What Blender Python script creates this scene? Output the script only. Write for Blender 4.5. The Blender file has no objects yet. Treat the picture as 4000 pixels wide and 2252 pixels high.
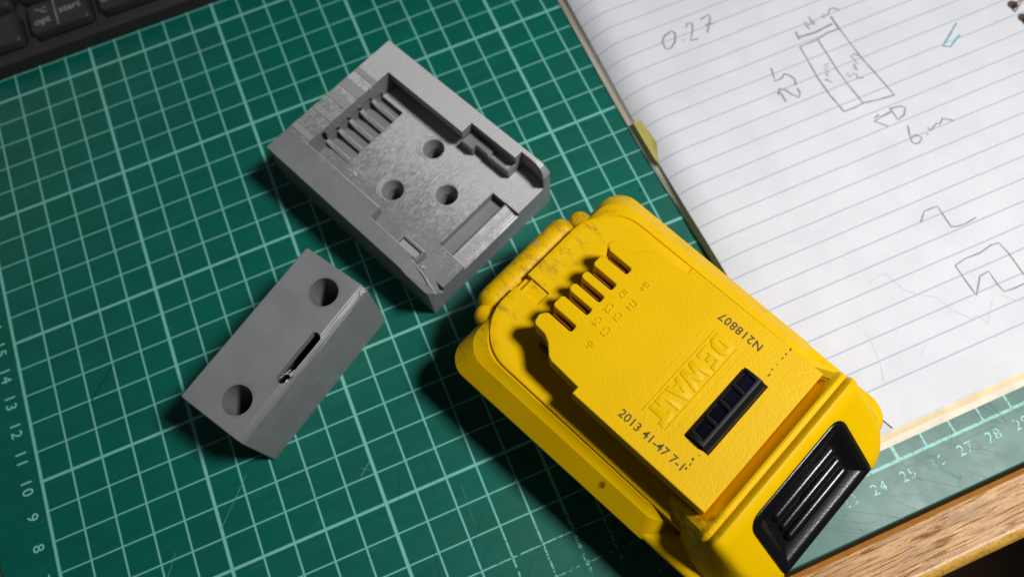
import bpy, bmesh, math, random
from mathutils import Matrix, Vector
random.seed(7)
sc = bpy.context.scene
COL = sc.collection
CM = 0.01                       # everything below is written in centimetres on the mat's own grid

# ------------------------------------------------------------------ camera
cam_data = bpy.data.cameras.new("camera")
cam = bpy.data.objects.new("camera", cam_data)
COL.objects.link(cam)
ROT = ((0.92050664, -0.38733679, -0.05135879),
       (-0.37960228, -0.85539682, -0.35241793),
       (0.09257228, 0.34389896, -0.93443238))
rows = [Vector(r) for r in ROT]
M = Matrix((( rows[0].x, -rows[1].x, -rows[2].x, 13.80181 * CM),
            ( rows[0].y, -rows[1].y, -rows[2].y, 0.58069 * CM),
            ( rows[0].z, -rows[1].z, -rows[2].z, 25.51448 * CM),
            (0, 0, 0, 1)))
cam.matrix_world = M
cam_data.sensor_fit = 'HORIZONTAL'
cam_data.sensor_width = 36
cam_data.lens = 3150.9 / 4000 * 36
cam_data.clip_start = 0.005
cam_data.clip_end = 20
cam_data.dof.use_dof = True
_f = Vector((20.0, 2.5, 3.0)) - Vector((13.80181, 0.58069, 25.51448))
cam_data.dof.focus_distance = _f.dot(rows[2]) * CM
cam_data.dof.aperture_fstop = 10.0
sc.camera = cam

# ------------------------------------------------------------------ light
world = bpy.data.worlds.new("World")
sc.world = world
world.use_nodes = True
world.node_tree.nodes["Background"].inputs[0].default_value = (0.85, 0.92, 1.0, 1)
world.node_tree.nodes["Background"].inputs[1].default_value = 0.018

def area(name, loc, target, size, power, color, size_y=None):
    d = bpy.data.lights.new(name, 'AREA')
    d.energy = power
    d.color = color
    if size_y:
        d.shape = 'RECTANGLE'; d.size = size * CM; d.size_y = size_y * CM
    else:
        d.shape = 'DISK'; d.size = size * CM
    o = bpy.data.objects.new(name, d)
    COL.objects.link(o)
    o.location = Vector(loc) * CM
    o.rotation_euler = (Vector(target) - Vector(loc)).to_track_quat('-Z', 'Y').to_euler()
    return o
key = area("ceiling_lamp_light", (72, -17, 98), (27, 4, 0), 20, 1.22, (1.0, 0.99, 0.975))
key.data.spread = math.radians(50)
area("screen_light", (-22, 52, 30), (4, 16, 0), 46, 0.15, (0.92, 0.96, 1.0), 26)

sc.view_settings.view_transform = 'Standard'
sc.view_settings.look = 'None'
sc.view_settings.exposure = 0
sc.view_settings.gamma = 1
sc.cycles.use_denoising = True
sc.cycles.max_bounces = 6

# ------------------------------------------------------------------ node helper
class NT:
    def __init__(self, name):
        self.m = bpy.data.materials.new(name); self.m.use_nodes = True
        self.t = self.m.node_tree; self.t.nodes.clear()
        self.out = self.n('ShaderNodeOutputMaterial')
        self.bsdf = self.n('ShaderNodeBsdfPrincipled')
        self.t.links.new(self.bsdf.outputs[0], self.out.inputs[0])
        self.tc = self.n('ShaderNodeTexCoord')
    def n(self, typ, **kw):
        nd = self.t.nodes.new(typ)
        for k, v in kw.items(): setattr(nd, k, v)
        return nd
    def put(self, sock, v):
        if hasattr(v, 'is_output'): self.t.links.new(v, sock)
        elif isinstance(v, (tuple, list)):
            sock.default_value = tuple(v) if len(v) != 3 or sock.type != 'RGBA' else (*v, 1)
        else: sock.default_value = v
    def math(self, op, a, b=None, c=None, clamp=False):
        nd = self.n('ShaderNodeMath', operation=op, use_clamp=clamp)
        self.put(nd.inputs[0], a)
        if b is not None: self.put(nd.inputs[1], b)
        if c is not None: self.put(nd.inputs[2], c)
        return nd.outputs[0]
    def cm(self, rot=0, scale=(1, 1, 1), loc=(0, 0, 0)):
        mp = self.n('ShaderNodeMapping')
        self.t.links.new(self.tc.outputs['Object'], mp.inputs[0])
        mp.inputs['Scale'].default_value = tuple(100 * s for s in scale)
        mp.inputs['Rotation'].default_value = (0, 0, rot)
        mp.inputs['Location'].default_value = loc
        return mp.outputs[0]
    def sep(self, v):
        nd = self.n('ShaderNodeSeparateXYZ'); self.put(nd.inputs[0], v); return nd.outputs
    def noise(self, v, scale, detail=3, rough=.55, dist=0):
        nd = self.n('ShaderNodeTexNoise'); self.put(nd.inputs['Vector'], v)
        nd.inputs['Scale'].default_value = scale; nd.inputs['Detail'].default_value = detail
        nd.inputs['Roughness'].default_value = rough; nd.inputs['Distortion'].default_value = dist
        return nd.outputs[0]
    def ss(self, v, a, b, lo=0, hi=1):
        nd = self.n('ShaderNodeMapRange', interpolation_type='SMOOTHSTEP')
        self.put(nd.inputs[0], v)
        for i, x in enumerate((a, b, lo, hi)): nd.inputs[i + 1].default_value = x
        return nd.outputs[0]
    def mix(self, f, a, b, blend='MIX'):
        nd = self.n('ShaderNodeMix', data_type='RGBA', blend_type=blend)
        self.put(nd.inputs[0], f); self.put(nd.inputs[6], a); self.put(nd.inputs[7], b)
        return nd.outputs[2]
    def bump(self, h, strength=.3, dist=.02, normal=None):
        nd = self.n('ShaderNodeBump'); self.put(nd.inputs['Height'], h)
        nd.inputs['Strength'].default_value = strength; nd.inputs['Distance'].default_value = dist * CM
        if normal is not None: self.put(nd.inputs['Normal'], normal)
        return nd.outputs[0]
    def bevel(self, r):
        nd = self.n('ShaderNodeBevel'); nd.samples = 4; nd.inputs[0].default_value = r * CM
        return nd.outputs[0]
    def set(self, **kw):
        names = dict(color='Base Color', rough='Roughness', metal='Metallic', normal='Normal', spec='Specular IOR Level',
                     coat='Coat Weight', coatr='Coat Roughness', sss='Subsurface Weight', alpha='Alpha')
        for k, v in kw.items(): self.put(self.bsdf.inputs[names[k]], v)
        return self

# ------------------------------------------------------------------ materials
def mat_print(t, wear_shift=0.0, zonal=.34):
    """worn-print mask shared by grid and numbers: 1 = ink still there"""
    v = t.cm()
    x, y, z = t.sep(v)
    fine = t.noise(t.cm(scale=(1, 1, 1)), 7.0, 4, .7)
    nicks = t.noise(t.cm(rot=.5, scale=(1, 3.2, 1)), 5.0, 3, .7)
    zone = t.noise(v, .28, 2)
    low = t.ss(y, 7.5, -1.0)
    right = t.math('MULTIPLY', t.ss(x, 6.0, 15.0), t.ss(x, 24.0, 19.0, .62, 1.0))
    w = t.math('MULTIPLY', low, right)
    th = t.math('ADD', t.math('MULTIPLY', w, zonal), t.math('MULTIPLY', zone, .16))
    th = t.math('ADD', th, .15 + wear_shift)
    m = t.math('ADD', t.math('MULTIPLY', fine, .5), t.math('MULTIPLY', nicks, .5))
    return t.ss(t.math('SUBTRACT', m, th), -.015, .03)

GREEN_A, GREEN_B = (.0004, .092, .064), (.0008, .121, .086)
INK = (.21, .57, .50)
def make_mat_surface():
    t = NT("cutting_mat_vinyl")
    v = t.cm(); x, y, z = t.sep(v)
    def line(c, half, off=.5):
        d = t.math('ABSOLUTE', t.math('SUBTRACT', t.math('FRACT', t.math('ADD', c, off)), .5))
        return t.ss(d, half + .018, half - .018)
    def line5(c, half):
        d = t.math('ABSOLUTE', t.math('SUBTRACT', t.math('FRACT', t.math('ADD', t.math('DIVIDE', c, 5), .5)), .5))
        d = t.math('MULTIPLY', d, 5)
        return t.ss(d, half + .018, half - .018)
    g = t.math('MAXIMUM', line(x, .029), line(y, .022))
    g = t.math('MAXIMUM', g, t.math('MAXIMUM', line5(x, .052), line5(y, .046)))
    inside = t.math('MULTIPLY', t.ss(x, -.065, -.045), t.ss(y, -.065, -.045))
    g = t.math('MULTIPLY', g, inside)
    ink = t.math('MULTIPLY', g, mat_print(t))
    ink = t.math('MULTIPLY', ink, .86)
    cloud = t.noise(v, .55, 4, .6)
    streak = t.noise(t.cm(rot=.35, scale=(.25, 1.6, 1)), 1.6, 4, .65)
    base = t.mix(t.ss(t.math('ADD', t.math('MULTIPLY', cloud, .5), t.math('MULTIPLY', streak, .5)), .32, .68), GREEN_A, GREEN_B)
    # pale rubbed scuffs and dark specks
    scuff = t.ss(t.noise(t.cm(rot=-.6, scale=(.5, 2.4, 1)), 1.3, 5, .7), .58, .80)
    base = t.mix(t.math('MULTIPLY', scuff, .30), base, (.05, .22, .165))
    speck = t.ss(t.noise(v, 2.3, 2, .5), .715, .77)
    base = t.mix(t.math('MULTIPLY', speck, .65), base, (.002, .03, .022))
    base = t.mix(ink, base, INK)
    grain = t.noise(v, 55, 2, .6)
    rough = t.ss(cloud, .3, .7, .45, .38)
    h = t.math('ADD', t.math('MULTIPLY', grain, .5), t.math('MULTIPLY', t.noise(t.cm(rot=.9, scale=(.4, 5, 1)), 4, 3), .5))
    t.set(color=base, rough=rough, spec=.37, normal=t.bump(h, .12, .008))
    return t.m
M_MAT = make_mat_surface()
def make_number_ink(name, shift):
    t = NT(name)
    m = mat_print(t, shift, .05)
    tr = t.n('ShaderNodeBsdfTransparent'); mx = t.n('ShaderNodeMixShader')
    t.set(color=INK, rough=.42, spec=.42)
    t.t.links.new(m, mx.inputs[0]); t.t.links.new(tr.outputs[0], mx.inputs[1]); t.t.links.new(t.bsdf.outputs[0], mx.inputs[2])
    t.t.links.new(mx.outputs[0], t.out.inputs[0])
    return t.m
M_INK = make_number_ink("printed_number_ink", -.02)
M_INK_WORN = make_number_ink("printed_number_ink_rubbed", .20)
M_INK_FADED = make_number_ink("printed_number_ink_faded", .27)

def plain(name, color, rough=.5, spec=.5, bump=None, metal=0, coat=0):
    t = NT(name)
    v = t.cm()
    n = t.noise(v, 1.3, 3)
    dark = tuple(c * .86 for c in color)
    t.set(color=t.mix(t.ss(n, .35, .65), dark, color), rough=rough, spec=spec, metal=metal, coat=coat)
    if bump: t.set(normal=t.bump(t.noise(v, bump[0], 2, .6), bump[1], bump[2]))
    return t.m

def make_yellow(name, grain_scale, grain, rough, dirt):
    t = NT(name)
    v = t.cm(); x, y, z = t.sep(v)
    base = t.mix(t.ss(t.noise(v, .5, 3), .3, .7), (.76, .455, .0004), (.80, .485, .0006))
    if dirt:
        # grime rubbed into the contact end and along the upper edge
        zone = t.math('MAXIMUM', t.math('MULTIPLY', t.ss(x, .6, -1.9), .9), t.math('MULTIPLY', t.ss(y, 2.2, 3.6), .55))
        smear = t.noise(t.cm(rot=.5, scale=(.8, 1.7, 1.2)), 1.5, 6, .72)
        k = t.math('ADD', smear, t.math('MULTIPLY', zone, .22))
        base = t.mix(t.math('MULTIPLY', t.ss(k, .66, .86), .55), base, (.20, .105, .02))
        fleck = t.math('ADD', t.noise(v, 9, 3, .7), t.math('MULTIPLY', zone, .10))
        base = t.mix(t.math('MULTIPLY', t.ss(fleck, .73, .79), .7), base, (.05, .03, .012))
        chip = t.math('ADD', t.noise(v, 3.1, 3, .6), t.math('MULTIPLY', t.ss(x, -1.2, -2.3), .07))
        base = t.mix(t.math('MULTIPLY', t.ss(chip, .735, .76), .8), base, (.55, .36, .22))
        # one brown scorch mark on the left flank
        dx = t.math('SUBTRACT', x, 3.95); dy = t.math('ADD', y, 3.44)
        dd = t.math('SQRT', t.math('ADD', t.math('MULTIPLY', dx, dx), t.math('MULTIPLY', dy, dy)))
        dd = t.math('ADD', dd, t.math('MULTIPLY', t.noise(v, 9, 3, .7), .22))
        base = t.mix(t.math('MULTIPLY', t.ss(dd, .24, .16), .85), base, (.16, .05, .006))
        seam = t.math('MULTIPLY', t.math('MULTIPLY', t.ss(x, 5.2, 6.2), t.ss(x, 7.0, 6.6)), t.math('MULTIPLY', t.ss(y, -1.9, -2.5), t.ss(y, -3.3, -2.9)))
        base = t.mix(t.math('MULTIPLY', t.math('MULTIPLY', seam, t.ss(t.noise(v, 3.2, 5, .7), .46, .66)), .75), base, (.14, .06, .012))
    nrm = t.bevel(.03)
    h = t.noise(v, grain_scale, 2, .55)
    t.set(color=base, rough=rough, spec=.10, normal=t.bump(h, grain, .012, nrm))
    return t.m
M_YEL = make_yellow("yellow_shell_plastic", 40, .10, .42, True)
M_YEL_TEX = make_yellow("yellow_textured_plastic", 14, .80, .36, False)
M_EMBOSS = M_YEL_TEX
M_CODE = plain("grey_code_ink", (.11, .085, .03), .6, .2)
M_SPECK = plain("dark_ink_dash", (.05, .03, .012), .7, .2)

def make_grey(name, ridged):
    t = NT(name)
    v = t.cm(); x, y, z = t.sep(v)
    n = t.noise(v, 1.1, 4)
    base = t.mix(t.ss(n, .3, .7), (.182, .187, .193), (.212, .216, .221))
    nrm = t.bevel(.025)
    layers = t.n('ShaderNodeTexWave', wave_type='BANDS', bands_direction='Z')
    t.put(layers.inputs['Vector'], v); layers.inputs['Scale'].default_value = 7.0
    layers.inputs['Distortion'].default_value = .6; layers.inputs['Detail'].default_value = 2
    n1 = t.bump(layers.outputs[1] if False else layers.outputs['Fac'], .06, .008, nrm)
    # infill lines laid by the nozzle
    wv = t.n('ShaderNodeTexWave', wave_type='BANDS', bands_direction='X')
    t.put(wv.inputs['Vector'], t.cm(rot=(0 if ridged else .9))); wv.inputs['Scale'].default_value = 3.3 if ridged else 3.6
    wv.inputs['Distortion'].default_value = .5; wv.inputs['Detail'].default_value = 3; wv.inputs['Detail Scale'].default_value = 3
    if ridged:
        brk = t.noise(t.cm(scale=(5, 1, 1)), 3.0, 3, .7)
        blotch = t.noise(t.cm(scale=(1, 1, 1)), 1.2, 4, .75)
        vor = t.n('ShaderNodeTexVoronoi', feature='F1', distance='CHEBYCHEV'); t.put(vor.inputs['Vector'], t.cm(scale=(22, 8, .01))); vor.inputs['Scale'].default_value = 1.0
        cell = t.sep(vor.outputs['Color'])[0]
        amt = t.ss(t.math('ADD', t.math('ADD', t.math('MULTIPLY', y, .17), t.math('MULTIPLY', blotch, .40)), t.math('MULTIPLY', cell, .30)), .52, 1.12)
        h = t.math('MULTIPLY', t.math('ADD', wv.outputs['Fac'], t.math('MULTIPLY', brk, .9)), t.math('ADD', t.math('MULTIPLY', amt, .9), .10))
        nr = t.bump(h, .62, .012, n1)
        base = t.mix(t.math('MULTIPLY', amt, t.ss(t.math('ADD', wv.outputs['Fac'], t.math('MULTIPLY', brk, .6)), .2, 1.3, .45, 1.0)), base, (.60, .60, .60))  # lamp sheen on the ridges, painted as paler grey towards one wall
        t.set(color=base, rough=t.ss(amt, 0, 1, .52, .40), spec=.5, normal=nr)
    else:
        h = t.math('ADD', wv.outputs['Fac'], t.noise(v, 18, 2))
        base = t.mix(t.ss(wv.outputs['Fac'], .2, .9, .0, .07), base, (.30, .305, .31))  # relief of the infill lines also shaded into the colour, faintly
        t.set(color=base, rough=.50, spec=.40, normal=t.bump(h, .14, .008, n1))
    return t.m
M_GREY = make_grey("grey_printed_plastic", False)
M_RIDGE = make_grey("grey_plastic_ridged_sheen", True)
def make_layered():
    t = NT("grey_layer_lines_lit")
    t.set(color=(.46, .46, .455), rough=.40, spec=.5, normal=t.bump(t.noise(t.cm(scale=(1, 6, 6)), 6, 3), .4, .012))  # paler grey stands for light caught on the raised layer lines
    return t.m
M_LAYER = make_layered()
def make_strip():
    t = NT("grey_infill_painted_sheen")
    w = t.n('ShaderNodeTexWave', wave_type='BANDS', bands_direction='X'); t.put(w.inputs['Vector'], t.cm()); w.inputs['Scale'].default_value = 4.2; w.inputs['Distortion'].default_value = 1.2
    n = t.noise(t.cm(scale=(3, 1, 1)), 4, 3)
    t.set(color=t.mix(t.math('MULTIPLY', w.outputs['Fac'], n), (.24, .24, .238), (.50, .50, .495)), rough=.45, spec=.5, normal=t.bump(w.outputs['Fac'], .4, .01))  # gleam of the lamp along the infill, painted in as pale grey
    return t.m
M_STRIP = make_strip()
def make_fillet():
    t = NT("grey_layer_fillet_sheen")
    v = t.cm(); x, y, z = t.sep(v)
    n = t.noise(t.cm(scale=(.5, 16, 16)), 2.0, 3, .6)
    shiny = t.math('MULTIPLY', t.ss(n, .45, .62), t.ss(x, 2.2, 4.2, .15, .85))  # shine on the layer edges goes into the colour, stronger at one end
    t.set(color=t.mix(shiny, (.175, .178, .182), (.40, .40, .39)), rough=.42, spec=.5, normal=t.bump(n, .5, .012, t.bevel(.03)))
    return t.m
M_FILLET = make_fillet()

M_BLACK = plain("black_gloss_plastic", (.006, .006, .007), .25, .42, (20, .30, .010))
M_BLACK_SMOOTH = plain("black_smooth_plastic", (.007, .007, .008), .40, .14)
M_DUSTY = plain("dusty_black_plastic", (.075, .062, .045), .7, .3)
M_WINDOW = plain("smoked_window", (.004, .004, .009), .06, .35)
M_WINDOW_REFLECTION = plain("smoked_window_blue_reflection", (.005, .005, .014), .08, .25)  # bluish reflection painted into the base colour of two windows
M_DARK = plain("dark_terminal_plastic", (.014, .012, .010), .6, .3)
M_COPPER = plain("copper_contact", (.42, .17, .07), .35, .5, None, .9)
M_STEEL = plain("dark_metal_contact", (.09, .085, .08), .35, .5, None, .8)
M_KEY = plain("keycap_plastic", (.030, .031, .034), .50, .45, (30, .25, .01))
M_CASE = plain("keyboard_case_plastic", (.030, .026, .027), .60, .40, (34, .3, .01))
M_LEGEND = plain("keycap_legend_ink", (.30, .30, .31), .6, .3)

def make_paper():
    t = NT("ruled_paper")
    v = t.cm(); x, y, z = t.sep(v)
    d = t.math('ABSOLUTE', t.math('SUBTRACT', t.math('FRACT', t.math('ADD', t.math('DIVIDE', t.math('SUBTRACT', y, 2.16), .7105), .5)), .5))
    d = t.math('MULTIPLY', d, .7105)
    ln = t.ss(d, .030, .008)
    ln = t.math('MULTIPLY', ln, t.ss(y, 1.7, 1.9))
    ln = t.math('MULTIPLY', ln, t.ss(t.noise(v, 9, 3), .05, .5, .55, .92))
    n = t.noise(v, .7, 4, .6)
    base = t.mix(t.ss(n, .3, .7), (.655, .655, .69), (.70, .70, .73))
    smudge = t.ss(t.noise(t.cm(rot=.6, scale=(1, 1.8, 1)), .9, 5, .7), .56, .82)
    base = t.mix(t.math('MULTIPLY', smudge, .22), base, (.50, .50, .535))
    base = t.mix(ln, base, (.29, .41, .55))
    h = t.math('ADD', t.noise(v, .9, 3), t.math('MULTIPLY', t.noise(v, 30, 2), .03))
    t.set(color=base, rough=.75, spec=.15, normal=t.bump(h, .22, .10))
    return t.m
M_PAPER = make_paper()
def make_edges():
    t = NT("page_edges")
    v = t.cm(scale=(.4, .4, 1))
    st = t.noise(t.cm(scale=(.15, .15, 22)), 2.0, 3)
    t.set(color=t.mix(t.ss(st, .3, .7), (.56, .47, .40), (.80, .72, .64)), rough=.8, spec=.1)
    return t.m
M_EDGES = make_edges()
M_UNDER = plain("white_paper_sheet", (.68, .675, .70), .75, .15)
M_DIVIDER = plain("pale_yellow_sheet", (.80, .66, .38), .75, .15)
M_COVER = plain("cream_card_cover", (.78, .70, .58), .7, .2)
M_TAB = plain("yellow_sticky_paper", (.50, .45, .13), .7, .15)
M_PENCIL = plain("pencil_graphite", (.29, .285, .295), .6, .2)
M_PENCIL_F = plain("faint_pencil_graphite", (.57, .57, .60), .6, .3)
M_TEAL = plain("teal_ink", (.16, .40, .42), .6, .2)
M_WIRE = plain("white_coated_wire", (.70, .70, .72), .35, .5)
M_HOLE = plain("dark_hole", (.10, .07, .055), .8, .1)

def make_wood():
    t = NT("varnished_wood")
    v = t.cm(scale=(.30, 3.0, 3.0))
    g = t.noise(v, 1.6, 6, .68, .6)
    fine = t.noise(t.cm(scale=(.8, 14, 14)), 1.5, 4, .7)
    pores = t.ss(t.noise(t.cm(scale=(.45, 11, 11)), 1.3, 4, .72, .3), .55, .65)
    base = t.mix(t.ss(g, .3, .72), (.28, .12, .022), (.56, .285, .068))
    base = t.mix(t.math('MULTIPLY', t.ss(fine, .45, .7), .30), base, (.56, .32, .10))
    base = t.mix(t.math('MULTIPLY', pores, .66), base, (.075, .034, .013))
    h = t.math('SUBTRACT', t.math('ADD', t.math('MULTIPLY', fine, .6), t.math('MULTIPLY', g, .4)), t.math('MULTIPLY', pores, .9))
    h2 = t.noise(t.cm(scale=(2, 5, 5)), 7, 3, .7)
    nr = t.bump(h2, .30, .016)
    t.set(color=base, rough=t.ss(g, .3, .7, .40, .32), spec=.26, normal=t.bump(h, .5, .02, nr))
    return t.m
M_WOOD = make_wood()
def make_nosing():
    t = NT("golden_wood_edging")
    g = t.noise(t.cm(scale=(.6, 6, 6)), 2.2, 5, .7)
    dots = t.ss(t.noise(t.cm(scale=(1, 1.4, 1.4)), 8, 2, .5), .56, .66)
    base = t.mix(t.ss(g, .3, .7), (.40, .19, .022), (.66, .38, .06))
    base = t.mix(t.math('MULTIPLY', dots, .6), base, (.22, .10, .02))
    t.set(color=base, rough=.42, spec=.5, normal=t.bump(g, .3, .02))
    return t.m
M_NOSE = make_nosing()
M_FLOOR = plain("brown_floor", (.11, .062, .034), .7, .2)

# ------------------------------------------------------------------ mesh helpers (cm)
def new_mesh(name, bm, mats, parent=None, smooth=None, kind=None, label=None):
    bm.normal_update()
    me = bpy.data.meshes.new(name)
    bm.to_mesh(me); bm.free()
    me.transform(Matrix.Scale(CM, 4))
    for m in (mats if isinstance(mats, (list, tuple)) else [mats]): me.materials.append(m)
    o = bpy.data.objects.new(name, me)
    COL.objects.link(o)
    if parent is not None: o.parent = parent
    if smooth:
        for p in me.polygons: p.use_smooth = True
        me.set_sharp_from_angle(angle=math.radians(smooth))
    if kind: o['kind'] = kind
    if label: o['label'] = label
    return o

def thing(name, label, category, loc, rotz=0.0, group=None):
    o = bpy.data.objects.new(name, None)
    COL.objects.link(o)
    o.empty_display_size = .01
    o.location = Vector(loc) * CM
    o.rotation_euler = (0, 0, rotz)
    o['label'] = label; o['category'] = category
    if group: o['group'] = group
    return o

def rpoly(pts, rad, seg=6):
    """polygon with rounded corners; pts counter-clockwise; rad one radius or one per corner"""
    out = []
    n = len(pts)
    for i in range(n):
        r = rad[i] if isinstance(rad, (list, tuple)) else rad
        p0, p1, p2 = Vector(pts[i - 1]), Vector(pts[i]), Vector(pts[(i + 1) % n])
        if r <= 0: out.append((p1.x, p1.y)); continue
        a, b = (p0 - p1), (p2 - p1)
        la, lb = a.length, b.length
        a.normalize(); b.normalize()
        ang = a.angle(b)
        d = min(r / math.tan(ang / 2), la * .49, lb * .49)
        rr = d * math.tan(ang / 2)
        c = p1 + (a + b).normalized() * (rr / math.sin(ang / 2))
        s, e = p1 + a * d - c, p1 + b * d - c
        a0 = math.atan2(s.y, s.x); a1 = math.atan2(e.y, e.x)
        while a1 - a0 > math.pi: a1 -= 2 * math.pi
        while a1 - a0 < -math.pi: a1 += 2 * math.pi
        for k in range(seg + 1):
            t = a0 + (a1 - a0) * k / seg
            out.append((c.x + rr * math.cos(t), c.y + rr * math.sin(t)))
    return out

def loft(bm, loops, cap0=True, cap1=True, mi=0):
    rings = [[bm.verts.new(p) for p in lp] for lp in loops]
    fs = []
    for a, b in zip(rings, rings[1:]):
        n = len(a)
        for i in range(n):
            fs.append(bm.faces.new((a[i], a[(i + 1) % n], b[(i + 1) % n], b[i])))
    if cap0: fs.append(bm.faces.new(list(reversed(rings[0]))))
    if cap1: fs.append(bm.faces.new(rings[-1]))
    for f in fs: f.material_index = mi
    return fs

def prism(bm, poly, z0, z1, mi=0, chamfer=0.0):
    lp = lambda z: [(x, y, z) for x, y in poly]
    if chamfer:
        c = Vector((sum(p[0] for p in poly) / len(poly), sum(p[1] for p in poly) / len(poly)))
        ins = inset(poly, chamfer)
        mid = inset(poly, chamfer * .3)
        return loft(bm, [lp(z0), lp(z1 - chamfer), [(x, y, z1 - chamfer * .3) for x, y in mid], [(x, y, z1) for x, y in ins]], mi=mi)
    return loft(bm, [lp(z0), lp(z1)], mi=mi)

def inset(poly, d):
    n = len(poly); out = []
    for i in range(n):
        p0, p1, p2 = Vector(poly[i - 1]), Vector(poly[i]), Vector(poly[(i + 1) % n])
        e0, e1 = (p1 - p0), (p2 - p1)
        if e0.length < 1e-6: e0 = e1
        if e1.length < 1e-6: e1 = e0
        n0 = Vector((-e0.y, e0.x)).normalized(); n1 = Vector((-e1.y, e1.x)).normalized()
        m = n0 + n1
        if m.length < 1e-6: m = n0
        m.normalize()
        k = d / max(.35, m.dot(n0))
        q = p1 + m * k
        out.append((q.x, q.y))
    return out

def box(bm, x0, x1, y0, y1, z0, z1, mi=0, bevel=0.0, seg=2):
    vs = [bm.verts.new(p) for p in ((x0, y0, z0), (x1, y0, z0), (x1, y1, z0), (x0, y1, z0), (x0, y0, z1), (x1, y0, z1), (x1, y1, z1), (x0, y1, z1))]
    fs = [bm.faces.new([vs[i] for i in q]) for q in ((3, 2, 1, 0), (4, 5, 6, 7), (0, 1, 5, 4), (1, 2, 6, 5), (2, 3, 7, 6), (3, 0, 4, 7))]
    for f in fs: f.material_index = mi
    if bevel:
        es = list({e for f in fs for e in f.edges})
        bmesh.ops.bevel(bm, geom=es, offset=bevel, segments=seg, affect='EDGES', profile=.6, clamp_overlap=True)
    return fs

def hexa(bm, p):
    vs = [bm.verts.new(q) for q in p]
    for q in ((3, 2, 1, 0), (4, 5, 6, 7), (0, 1, 5, 4), (1, 2, 6, 5), (2, 3, 7, 6), (3, 0, 4, 7)):
        if q == (3, 2, 1, 0): bm.faces.new((vs[3], vs[2], vs[0])); bm.faces.new((vs[2], vs[1], vs[0]))
        else: bm.faces.new([vs[i] for i in q])

def cyl(bm, x, y, z0, z1, r0, r1=None, n=40, mi=0):
    r1 = r0 if r1 is None else r1
    loft(bm, [[(x + r * math.cos(2 * math.pi * i / n), y + r * math.sin(2 * math.pi * i / n), z) for i in range(n)] for r, z in ((r0, z0), (r1, z1))], mi=mi)

def xz_prism(bm, poly_xz, y0, y1, mi=0):
    """extrude a polygon of the xz plane along y"""
    a = [bm.verts.new((x, y0, z)) for x, z in poly_xz]; b = [bm.verts.new((x, y1, z)) for x, z in poly_xz]
    n = len(a)
    fs = [bm.faces.new((a[i], a[(i + 1) % n], b[(i + 1) % n], b[i])) for i in range(n)]
    fs += [bm.faces.new(list(reversed(a))), bm.faces.new(b)]
    bmesh.ops.recalc_face_normals(bm, faces=fs)
    for f in fs: f.material_index = mi
    return fs

def capsule(bm, p0, p1, r, sz=1.0, n=20, rings=6, mi=0):
    """round-ended bar from p0 to p1, z radius scaled by sz"""
    p0, p1 = Vector(p0), Vector(p1)
    ax = (p1 - p0).normalized()
    up = Vector((0, 0, 1)); side = ax.cross(up).normalized(); up = side.cross(ax)
    loops = []
    for k in range(1, rings + 1):
        a = math.pi / 2 * k / rings
        loops.append((p0 - ax * r * math.cos(a), r * math.sin(a)))
    for k in range(rings, 0, -1):
        a = math.pi / 2 * k / rings
        loops.append((p1 + ax * r * math.cos(a), r * math.sin(a)))
    L = [[tuple(c + side * (rr * math.cos(2 * math.pi * i / n)) + up * (rr * sz * math.sin(2 * math.pi * i / n))) for i in range(n)] for c, rr in loops]
    fs = loft(bm, L, mi=mi)
    bmesh.ops.recalc_face_normals(bm, faces=fs)

def boolean(bm, cutters, op='DIFFERENCE'):
    """subtract closed bmeshes from bm, return a new bmesh"""
    me = bpy.data.meshes.new("work"); bmesh.ops.recalc_face_normals(bm, faces=bm.faces); bm.to_mesh(me); bm.free()
    ob = bpy.data.objects.new("work", me); COL.objects.link(ob)
    tmp = []
    for c in cutters:
        bmesh.ops.recalc_face_normals(c, faces=c.faces)
        mc = bpy.data.meshes.new("cut"); c.to_mesh(mc); c.free()
        oc = bpy.data.objects.new("cut", mc); COL.objects.link(oc); tmp.append(oc)
        md = ob.modifiers.new("b", 'BOOLEAN'); md.operation = op; md.solver = 'EXACT'; md.object = oc
    dg = bpy.context.evaluated_depsgraph_get(); dg.update()
    ev = ob.evaluated_get(dg)
    out = bmesh.new(); out.from_mesh(ev.data)
    for o in tmp + [ob]:
        m = o.data; bpy.data.objects.remove(o); bpy.data.meshes.remove(m)
    return out

def cut(fn, *a, **k):
    b = bmesh.new(); fn(b, *a, **k); return b

def text_bm(s, size, extrude=0.0, offset=0.0, spacing=1.0):
    cu = bpy.data.curves.new("txt", 'FONT')
    cu.body = s; cu.size = size; cu.align_x = 'CENTER'; cu.align_y = 'CENTER'
    cu.extrude = extrude; cu.offset = offset; cu.resolution_u = 4; cu.space_character = spacing
    o = bpy.data.objects.new("txt", cu); COL.objects.link(o)
    dg = bpy.context.evaluated_depsgraph_get(); dg.update()
    me = bpy.data.meshes.new_from_object(o.evaluated_get(dg))
    b = bmesh.new(); b.from_mesh(me)
    bpy.data.objects.remove(o); bpy.data.curves.remove(cu); bpy.data.meshes.remove(me)
    return b

def text_obj(name, s, size, x, y, z, rot, mat, parent, extrude=0.0, offset=0.0, spacing=1.0):
    b = text_bm(s, size, extrude, offset, spacing)
    bmesh.ops.transform(b, matrix=Matrix.Translation((x, y, z)) @ Matrix.Rotation(rot, 4, 'Z'), verts=b.verts)
    return new_mesh(name, b, mat, parent)

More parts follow.
